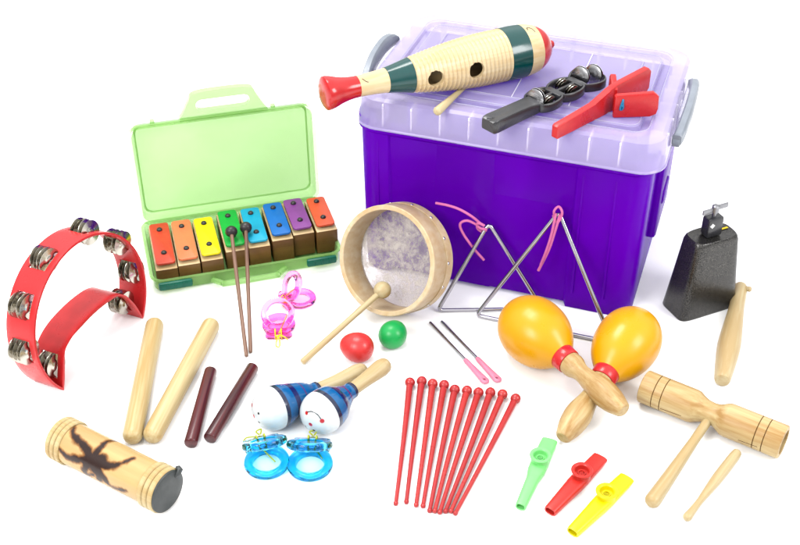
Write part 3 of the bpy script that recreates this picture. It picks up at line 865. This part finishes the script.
dmal = thing('drum_mallet', 'pale wooden drum mallet with round bead head resting over the rim of the frame drum', 'mallet', fr(A, B))
bm = bmesh.new(); rb_ = .0125; lathe(bm, [(-rb_*math.cos(t), rb_*math.sin(t)) for t in [PI*k/16 for k in range(17)]], 32)
obj('head', bm, M['palewood'], dmal)
bm = bmesh.new(); lathe(bm, [(.008, 0), (.008, .0042), (L*.5, .0044), (L-.001, .0045), (L, .0035), (L, 0)], 20); obj('shaft', bm, M['palewood'], dmal)

# ------------------------------------------------------------------ egg shakers
def egg(label, u, v, du, dv, mat, r=.0212, ln=.047, asym=.13):
    c = at(u, v, r); d = at(u+du, v+dv, r)-c; d.normalize()
    bm = bmesh.new(); p = []
    for k in range(25):
        t = PI*k/24; x = -math.cos(t)*ln/2; p.append((x, max(0, r*math.sin(t)*(1+asym*math.cos(t)))))
    p[0] = (p[0][0], 0); p[-1] = (p[-1][0], 0)
    lathe(bm, p, 44)
    lathe(bm, [(-.0004, r*.99), (-.0004, r*1.004), (.0004, r*1.004), (.0004, r*.99)], 44)
    o = obj('egg_shaker', bm, mat); o.matrix_world = fr(c, c+d); tag(o, label, 'egg shaker', 'plastic egg shakers')
egg('red plastic egg shaker lying in front of the frame drum', 356.5, 347, -40, -12, M['eggred'], .0208, .0485)
egg('green plastic egg shaker lying in front of the frame drum', 393.3, 334, 20, -26, M['egggreen'], .0195, .044)

# ------------------------------------------------------------------ blue and white maracas with faces
wht = rgba((248, 253, 253), .52); blu = rgba((0, 106, 172), .5); nav = rgba((28, 38, 70), .6); dnav = rgba((24, 36, 96), .55); redc = rgba((214, 34, 40)); blk = rgba((20, 20, 22), .5)
mscale = (245, 375, 8.0)
def face_maraca(label, tip, end, RM, zend, dots, line, tl_):
    C0 = at(*tip, RM); E = at(*end, zend)
    ax_ = (E-C0).normalized(); A = C0 - ax_*RM*1.0; L = (E-A).length
    root = thing('maraca', label, 'maraca', fr(A, E), 'blue and white face maracas')
    hb = L*.55                                   # end of the painted gourd
    pts = [(RM+RM*math.cos(PI-PI/2*k/90), RM*math.sin(PI/2*k/90)) for k in range(91)]
    sp = smoothprof([(RM, RM), (RM+.010, RM*.978), (RM+.022, RM*.87), (hb-.024, RM*.64), (hb-.010, RM*.41), (hb, .0104), (hb+.001, 0)], 96)
    prof = pts+sp[1:]
    bm = bmesh.new(); lathe(bm, prof, 280)
    o = obj('gourd', bm, M['paint'], root, 60)
    bpy.context.view_layer.update(); iv = root.matrix_world.inverted()
    cen = V((RM, 0, 0))
    def hit(u, v):
        o2 = iv @ V((0, 0, CH)); d2 = (iv.to_3x3() @ ray(u, v)).normalized(); oc = o2-cen
        b = oc.dot(d2); c = oc.dot(oc)-RM*RM; dd = b*b-c
        return o2+d2*(-b-math.sqrt(dd)) if dd > 0 else o2+d2*(-b)
    D = [(hit(245+x/8, 375+y/8), rr, col) for x, y, rr, col in dots]
    Ln = [hit(245+x/8, 375+y/8) for x, y in line]
    edges = [RM*1.05, RM*1.26, RM*1.70, RM*2.00, RM*2.36, RM*2.44, hb-.005]
    seqc = [wht, nav, blu, dnav, blu, rgba((110, 40, 110)), blu, nav]
    def col(co):
        x = co.x; k = 0
        for e in edges:
            if x > e: k += 1
        c = seqc[min(k, len(seqc)-1)]
        if k == 0:
            for p, rr, cc in D:
                d = (co-p).length; c = mixc(cc, c, sstep(rr-.0004, rr+.0004, d))
            for a_, b_ in zip(Ln, Ln[1:]):
                e = b_-a_; t = max(0, min(1, (co-a_).dot(e)/e.length_squared)); d = (co-(a_+e*t)).length
                c = mixc(blk, c, sstep(.0005, .0009, d))
        return c
    paintmesh(o, col)
    bm = bmesh.new()
    lathe(bm, [(hb-.004, 0), (hb-.004, .0088)]+smoothprof([(hb+.0, .0090), (hb+(L-hb)*.35, .0096), (hb+(L-hb)*.75, .0118), (L-.010, .0112)], 24)+capend(L-.010, .0112, .010, 6), 32)
    obj('handle', bm, M['palewood'], root)
R_M = .0290
face_maraca('blue and white maraca with no mouth showing, nearer the dark rhythm sticks', (273.8, 408), (366.5, 369), R_M, .0118,
            [(108, 309, .0017, blk), (112, 379, .0017, blk), (70, 331, .0028, redc), (54, 242, .0030, redc)], [], 0)
face_maraca('blue and white maraca showing red cheeks and a curved smile, nearer the red beaters', (322.5, 412), (388.5, 362.5), R_M, .030,
            [(492, 304, .0026, redc), (617, 369, .0031, redc), (524, 397, .0027, redc), (484, 410, .0015, blk), (551, 444, .0018, blk)],
            [(500, 296), (530, 292), (560, 302), (585, 322), (605, 350)], 0)

# ------------------------------------------------------------------ triangles and beaters
by = V((-math.sin(BYAW), math.cos(BYAW), 0))
def triangle(label, apex, left, right, gap, rad, cords):
    P = [left, apex, right]; rc = .006
    path = []
    def corner(p, a, b, n=6):
        d1 = (a-p).normalized(); d2 = (b-p).normalized(); s = p+d1*rc*1.6; e = p+d2*rc*1.6
        return [s*(1-t)**2+p*2*t*(1-t)+e*t*t for t in [k/n for k in range(n+1)]]
    start = left + (right-left).normalized()*gap
    path = [right+(left-right)*.0+ (left-right).normalized()*rc*1.6]
    path = [right+(left-right).normalized()*(gap+.004)] + corner(left, right, apex) + corner(apex, left, right) + [right+(apex-right).normalized()*.004]
    root = thing('triangle', label, 'triangle', MX.Translation((left+right)/2 - V((0, 0, rad))), 'steel triangles leaning on the box')
    o = -(root.matrix_world.translation)
    bm = bmesh.new(); tube(bm, [p+o for p in path], rad, 12); obj('rod', bm, M['chrome'], root)
    bm = bmesh.new()
    for pts, rr in cords: tube(bm, curve([p+o for p in pts], 40), rr, 8)
    obj('cord', bm, M['pinkcord'], root)
rt = .0030
def onbox(u, v, off=.006):
    n = by; P = BX + by*(.0085-off); return onplane(u, v, P, n)
ap2 = onbox(559, 211.5, .006); l2 = at(476, 315.5, rt); r2 = at(612, 342.5, rt)
fr2 = (l2+r2)/2
def off(p, d): return p - by*d + V((0, 0, d*.3))
triangle('chrome triangle in front, its pink cord looped over the apex with tails hanging straight', ap2, l2, r2, .010, rt,
         [([off(onbox(u, v), d) for u, v, d in ((556, 219, .003), (555, 210, .007), (559, 206, .003), (563, 210, .007), (562, 216, .007), (558, 221, .007), (554, 214, .006))], .0018),
          ([off(onbox(u, v), d) for u, v, d in ((561, 213, .006), (556, 230, .009), (550, 248, .010), (540, 268, .011))], .0021),
          ([off(onbox(u, v), d) for u, v, d in ((557, 212, .008), (553, 232, .011), (548, 248, .012), (542.5, 262, .013))], .0018)])
ap1 = onbox(489, 223, .006); l1_ = at(437.5, 310.5, rt); r1 = l1_ + V((.1530, .004, 0))
l1_ = l1_
triangle('chrome triangle behind, its pink cord knotted on one leg with a long curling tail', ap1, l1_, r1, .010, rt,
         [([off(onbox(u, v), d) for u, v, d in ((477, 222, .006), (482, 226, .010), (487, 228, .007), (484, 231, .004), (479, 227, .007), (480, 221, .010), (486, 224, .009))], .0021),
          ([off(onbox(u, v), d) for u, v, d in ((482, 222, .008), (474, 214, .012), (462, 206.5, .014), (450, 203, .012), (437.5, 201.5, .008))], .0019),
          ([off(onbox(u, v), d) for u, v, d in ((480, 224, .008), (470, 218, .013), (463, 221, .015), (466, 231, .014), (476, 246, .012), (485.5, 258, .009))], .0019)])
for a, m_, b, lab in (((430, 322.5), (465, 362), (487, 383), 'steel triangle beater with pink grip, the one nearer the red beaters'),
                      ((441.5, 321.5), (479.5, 359.5), (499.5, 381.5), 'steel triangle beater with pink grip, the one nearer the orange maracas')):
    A = at(*a, .003); B = at(*b, .004); L = (B-A).length; k = (at(*m_, .003)-A).length
    root = thing('triangle_beater', lab, 'beater', fr(A, B), 'pink handled triangle beaters')
    bm = bmesh.new(); lathe(bm, [(0, 0), (0, .0018), (.001, .0022), (k+.01, .0022), (k+.01, 0)], 14); obj('rod', bm, M['chrome'], root)
    bm = bmesh.new()
    secs = []
    for x, w, h in ((k-.003, .0030, .0030), (k, .0036, .0034), (k+.012, .0038, .0034), (L-.014, .0054, .0026), (L-.005, .0062, .0024), (L-.0015, .0050, .0022), (L, .003, .0018)):
        secs.append([(x, w*math.cos(2*PI*q/16), h*math.sin(2*PI*q/16)) for q in range(16)])
    loft(bm, secs); gp = obj('grip', bm, M['pinkgrip'], root)
    bm = bmesh.new(); lathe(bm, [(-.0032, 0), (-.0032, .0021), (.0032, .0021), (.0032, 0)], 14, 0, MX.Translation((L-.0065, 0, 0)) @ MX.Rotation(PI/2, 4, 'Y'))
    cu = obj('cutter', bm, M['dark']); cu.matrix_world = root.matrix_world
    md = gp.modifiers.new('b', 'BOOLEAN'); md.object = cu; md.operation = 'DIFFERENCE'; md.solver = 'EXACT'
    bpy.context.view_layer.update(); bake(gp); bpy.data.objects.remove(cu)

# ------------------------------------------------------------------ orange maracas
def orange_maraca(label, cpx, epx, RM, zc, ze, k=1.0):
    Cc = at(*cpx, zc); E = at(*epx, ze); d = (E-Cc).normalized()
    A = Cc-d*RM*1.18; L = (E-A).length
    root = thing('maraca', label, 'maraca', fr(A, E), 'orange maracas')
    g = L*.485
    pts = [(RM*1.18-RM*1.18*math.cos(PI/2*i/20), RM*math.sin(PI/2*i/20)) for i in range(21)]
    sp = smoothprof([(RM*1.18+(g-RM*1.18)*f_, .0172+(RM-.0172)*q_) for f_, q_ in ((0, 1), (.22, .965), (.45, .84), (.68, .60), (.87, .28), (1, .02))], 60)
    bm = bmesh.new(); lathe(bm, pts+sp[1:]+[(g, 0)], 72); obj('gourd', bm, M['orange'], root, 50)
    bm = bmesh.new(); c2 = g+.0145
    lathe(bm, [(g-.002, 0), (g-.002, .0176), (g-.0012, .0181), (c2-.001, .0172), (c2, .0166), (c2, 0)], 48); obj('collar', bm, M['red'], root)
    bm = bmesh.new(); h = L-c2
    lathe(bm, [(c2+.0002, 0), (c2+.0002, .0155)]+smoothprof([(c2+.001, .0160), (c2+h*.10, .0158), (c2+h*.22, .0118), (c2+h*.38, .0135), (c2+h*.60, .0178), (c2+h*.80, .0162), (c2+h*.96, .0112)], 42)+[(c2+h*.985, .0100), (L, .0080), (L, 0)], 48)
    obj('handle', bm, M['ramin'], root)
orange_maraca('orange maraca lying on top, its wooden handle crossing over the other one', (534, 331), (624, 411), .0465, .0470, .0420)
orange_maraca('orange maraca lying underneath, its wooden handle pointing at the red beaters', (628, 341), (562.5, 438), .0440, .0445, .0150)

# ------------------------------------------------------------------ ten fanned red beaters
hd = [(128, 72), (166, 68), (201, 76), (238, 80), (272, 95), (311, 98), (348, 104), (386, 104), (425, 110), (467, 124)]
en = [(82, 466), (116, 461), (147, 471), (169, 474), (190, 489), (206, 490), (222, 494), (240, 491), (257, 490), (271, 497)]
ords = ['first from the left, nearest the blue castanets', 'second from the left in the fan', 'third from the left in the fan', 'fourth from the left in the fan', 'fifth from the left in the fan',
        'fifth from the right in the fan', 'fourth from the right in the fan', 'third from the right in the fan', 'second from the right in the fan', 'last on the right, slanting most']
stm = [plastic('beater_red', c_, r_, .35, k=.46) for c_, r_ in (((214, 56, 56), .3), ((208, 52, 54), .36), ((218, 62, 60), .27))]
for i in range(10):
    A = at(370+hd[i][0]/3.206, 360+hd[i][1]/3.206, .0072); B = at(370+en[i][0]/3.206, 360+en[i][1]/3.206, .0028); L = (B-A).length
    rb_ = .0070
    prof = [(-rb_*math.cos(t), rb_*math.sin(t)) for t in [PI*k/12*.86 for k in range(13)]]
    prof += smoothprof([(.0085, .0047), (.03, .0043), (L*.4, .0036), (L*.8, .0027), (L-.005, .0025)], 16)
    prof += [(L-.0045, .0029), (L-.003, .0031), (L-.001, .0026), (L, .0012), (L, 0)]
    stick('red_beater', 'slim red plastic beater with ball head, '+ords[i], 'beater', A, B, prof, stm[i % 3], 'red beaters fanned out', 24)
    o_ = last_stick
    bend = random.uniform(-.0009, .0009)
    for v_ in o_.data.vertices: v_.co.y += bend*math.sin(PI*max(0, min(1, v_.co.x/L)))

# ------------------------------------------------------------------ kazoos
def kazoo(label, mouth, tail, cup, mat, s=1.0, zt=.010, wt=1.0):
    A = at(*mouth, .008); B = at(*tail, .0075); L = (B-A).length
    root = thing('kazoo', label, 'kazoo', fr(A, B), 'plastic kazoos')
    cx = (root.matrix_world.inverted() @ at(*cup, .021)).x
    bm = bmesh.new(); secs = []
    def sec(x, w, h, zc=0, p=.7):
        return [(x, w*math.copysign(abs(math.cos(2*PI*q/28))**p, math.cos(2*PI*q/28)), zc+h*math.copysign(abs(math.sin(2*PI*q/28))**p, math.sin(2*PI*q/28))) for q in range(28)]
    S_ = [(0, .0085, .0030), (.0012, .0100, .0040), (.010, .0105, .0046), (cx-.014, .0108, .0062), (cx, .0112, .0072), (cx+.016, .0108, .0074), (cx+.03, .0098*wt, .0070), (L-.002, .0080*wt, .0058), (L, .0076*wt, .0054)]
    secs = [sec(x, w, h) for x, w, h in S_]
    secs += [sec(L, .0060*wt, .0038), sec(L-.012, .0058*wt, .0036)]
    loft(bm, secs); obj('body', bm, mat, root, 35)
    bm = bmesh.new()
    rot = MX.Translation((cx, 0, 0)) @ MX.Rotation(-PI/2, 4, 'Y')
    lathe(bm, [(.002, .0112), (.0075, .0112), (.0105, .0108), (.0122, .0120), (.0132, .0132), (.0142, .0134), (.0150, .0128), (.0150, .0098), (.0138, .0086), (.0085, .0078), (.0085, .0030), (.0078, .0028), (.0078, 0)], 48, 0, rot)
    lathe(bm, [(.0086, .0052), (.0100, .0048), (.0100, .0040), (.0086, .0038)], 24, 0, rot)
    obj('cup', bm, mat, root, 35)
kazoo('light green plastic kazoo with round cup', (550, 440), (520.5, 507), (539.6, 455.5), M['kgreen'], wt=.82)
kazoo('red plastic kazoo with round cup between the green and the yellow one', (601, 457), (550, 511.5), (582.5, 471), M['kred'])
kazoo('yellow plastic kazoo with round cup', (627.5, 477.5), (572.5, 532.5), (605.7, 491), M['kyel'])

# ------------------------------------------------------------------ cowbell and beater
Wc = (at(680, 321)+at(733, 304))*.5
fx = (at(735, 304)-at(681, 321)); fx.z = 0
ang = math.atan2(fx.y, fx.x)
cb0 = at(698.5, 304, 0)
bell = thing('cowbell', 'black speckled metal cowbell standing mouth down with a bracket and wing screw', 'cowbell', place(cb0, ang))
def srect(a, b, z, n=56, p=.48, dx=0, dy=0):
    return [(dx+a*math.copysign(abs(math.cos(2*PI*q/n))**p, math.cos(2*PI*q/n)), dy+b*math.copysign(abs(math.sin(2*PI*q/n))**p, math.sin(2*PI*q/n)), z) for q in range(n)]
bm = bmesh.new(); BHt = .127
rg = [srect(.0490, .0275, 0, p=.30), srect(.0495, .0280, .002, p=.30), srect(.0425, .0242, .06, p=.30), srect(.0362, .0208, .118, p=.32), srect(.0355, .0203, .1235, p=.45), srect(.0338, .0188, .1255, p=.5), srect(.0320, .0170, .1245, p=.55)]
loft(bm, [srect(.0300, .0165, .110), srect(.0330, .0190, .106), srect(.0440, .0255, 0)][0:0] + rg[0:7], False, True)
shell = obj('shell', bm, M['bell'], bell, 45)
md = shell.modifiers.new('shell', 'SOLIDIFY'); md.thickness = .0015; md.offset = -1; bake(shell)
bm = bmesh.new(); rbox(bm, (.0255, .017, .0305), (-0.002, 0, 0.1405), .003)
brk = obj('bracket', bm, M['black'], bell)
bm = bmesh.new()
rbox(bm, (.0058, .0012, .0058), (-0.009, -0.0089, 0.147), 0, None)
for v in bm.verts: pass
o = obj('square_hole', bm, plastic('bracket_hole_white', (235, 235, 235), .5, .2, k=.6), brk)
o.matrix_local = MX.Translation((-0.009, -0.0088, 0.146)) @ MX.Rotation(.75, 4, 'Y') @ MX.Translation((0.009, 0.0089, -0.147))
bm = bmesh.new(); lathe(bm, [(.153, 0), (.153, .0032), (.163, .0032), (.163, .0052), (.172, .0052), (.1735, .0035), (.174, 0)], 20, 0, MX.Translation((-.0015, 0, 0)) @ MX.Rotation(-PI/2, 4, 'Y'))
for s in (-1, 1):
    rbox(bm, (.018, .0026, .0080), (-.0015+s*.0120, 0, .1675+s*.0015), .0012, None)
obj('wing_screw', bm, M['dullsteel'], bell)
bm = bmesh.new(); rbox(bm, (.0115, .0030, .0006), (0.0235, 0.003, 0.1261), 0)
obj('yellow_strip', bm, M['yelcord'], bell)  # short flat yellow strip on top of the bell
A = at(741, 285, .012); B = at(722, 381, .0105); L = (B-A).length
root = thing('cowbell_beater', 'pale turned wooden beater lying against the foot of the cowbell', 'beater', fr(A, B))
bm = bmesh.new(); lathe(bm, [(0, 0), (.0005, .005)]+smoothprof([(.003, .0082), (.012, .0102), (L*.25, .0108), (L*.45, .0135), (L*.66, .0158), (L*.85, .0135), (L-.004, .0108)], 42)+[(L-.001, .0098), (L, .008), (L, 0)], 40)
obj('shaft', bm, M['palewood'], root)
bm = bmesh.new(); mm = MX.Translation((.012, .006, .004)) @ V((1, 0, 0)).rotation_difference(V((.25, .9, .2))).to_matrix().to_4x4()
lathe(bm, [(0, 0), (0, .0040), (.0085, .0040), (.0098, .0028), (.010, 0)], 16, 0, mm); obj('peg', bm, M['palewood'], root)

# ------------------------------------------------------------------ wooden tone block, its beater
r = .0222
A = at(643.5, 386, r); B = at(784, 442.5, r); L = (B-A).length
blk_ = thing('tone_block', 'pale wooden double tone block with a narrow waist and a stick handle', 'tone block', fr(A, B))
pf = [(.0, .0), (.0, r-.002), (.0008, r-.0006), (.002, r)]
for gx in (.105, .165):
    pf += [(L*gx-.0007, r), (L*gx-.0004, r-.0009), (L*gx+.0004, r-.0009), (L*gx+.0007, r)]
pf += [(L*.36, r), (L*.385, r-.0008), (L*.42, r*.80), (L*.455, r*.68), (L*.50, r*.64), (L*.535, r*.68), (L*.565, r*.82), (L*.595, r-.0008), (L*.62, r)]
for gx in (.825, .885):
    pf += [(L*gx-.0007, r), (L*gx-.0004, r-.0009), (L*gx+.0004, r-.0009), (L*gx+.0007, r)]
pf += [(L-.002, r), (L-.0006, r-.0006), (L, r-.0020), (L, r-.0055), (L-.0006, r-.006), (L-.045, r-.006), (L-.045, 0)]
bm = bmesh.new(); lathe(bm, pf, 64); barrel = obj('barrel', bm, M['ramin'], blk_, 30)
for gx in (.105, .165, .825, .885):
    bm = bmesh.new(); lathe(bm, [(L*gx-.00035, r-.0012), (L*gx-.00035, r-.0005), (L*gx+.00035, r-.0005), (L*gx+.00035, r-.0012)], 64)
    obj('groove', bm, M['line'], barrel)
bm = bmesh.new()
iv = blk_.matrix_world.inverted()
def slit(u0, v0, u1, v1):
    out = []
    for k in range(9):
        u, v = u0+(u1-u0)*k/8, v0+(v1-v0)*k/8
        o2 = iv @ V((0, 0, CH)); d2 = (iv.to_3x3() @ ray(u, v)).normalized(); s = .9
        while s < 2.2:
            p = o2+d2*s
            if math.hypot(p.y, p.z) < r+.0001: break
            s += .0004
        if s < 2.2: out.append(p)
    return out
bpy.context.view_layer.update(); iv = blk_.matrix_world.inverted()
for q_ in ((660, 408.5, 681, 416), (738, 440, 757, 447)):
    bm = bmesh.new(); tube(bm, slit(*q_), .00045, 6); obj('slit', bm, M['line'], barrel)
Ah = blk_.matrix_world @ V((L*.5, 0, -.004)); Bh = at(650, 504.5, .0098); ln = (Bh-Ah).length
bm = bmesh.new(); lathe(bm, [(.006, 0), (.006, .0058), (ln*.3, .0062), (ln*.6, .0078), (ln-.012, .0096)]+capend(ln-.008, .0096, .008, 6, .7), 32)
ho = obj('handle', bm, M['palewood'], blk_); ho.matrix_local = iv @ fr(Ah, Bh)
A = at(738.5, 451, .0065); B = at(685.5, 519.5, .0055); L2 = (B-A).length
stick('block_beater', 'pale slim turned wooden beater lying below the tone block', 'beater', A, B,
      [(0, 0), (.0008, .003)]+smoothprof([(.004, .0058), (.016, .0068), (L2*.38, .0070), (L2*.58, .0056), (L2*.74, .0042), (L2*.86, .0046), (L2-.006, .0056)], 42)+capend(L2-.005, .0056, .005, 6), M['palewood'], None, 32)

for p in (proto_j, proto_s, proto_l): bpy.data.objects.remove(p)

# ------------------------------------------------------------------ light: studio dome and two softboxes
w = bpy.data.worlds.new('World'); sc.world = w; w.use_nodes = True; nt = w.node_tree
bg = nt.nodes['Background']
tc = nt.nodes.new('ShaderNodeTexCoord'); sp = nt.nodes.new('ShaderNodeSeparateXYZ')
nt.links.new(tc.outputs['Generated'], sp.inputs[0])
cr_ = ramp(nt, sp.outputs['Z'], [(0.0, (.30, .30, .30, 1)), (.25, (.5, .5, .5, 1)), (.55, (1, 1, 1, 1))])
nt.links.new(cr_, bg.inputs['Color']); bg.inputs['Strength'].default_value = 1.25
def softbox(name, loc, target, size, power, col=(1, 1, 1)):
    l = bpy.data.lights.new(name, 'AREA'); l.shape = 'RECTANGLE'; l.size, l.size_y = size; l.energy = power; l.color = col
    o = bpy.data.objects.new(name, l); C.objects.link(o); o.location = loc
    o.rotation_euler = (V(target)-V(loc)).to_track_quat('-Z', 'Y').to_euler(); return o
softbox('softbox_overhead', (-.5, 1.9, 2.3), (0, 1.35, 0), (1.1, .8), 34, (1, .99, .97))
softbox('softbox_front', (-1.3, -.1, 1.6), (0, 1.35, .1), (.9, .9), 30)
softbox('softbox_side', (1.7, .5, 1.5), (.1, 1.4, .1), (.7, .9), 20)
sc.view_settings.view_transform = 'Standard'; sc.view_settings.look = 'None'; sc.view_settings.exposure = 0.70; sc.view_settings.gamma = 1
sc.cycles.transparent_max_bounces = 24; sc.cycles.max_bounces = 14; sc.cycles.transmission_bounces = 12
bpy.context.view_layer.update()
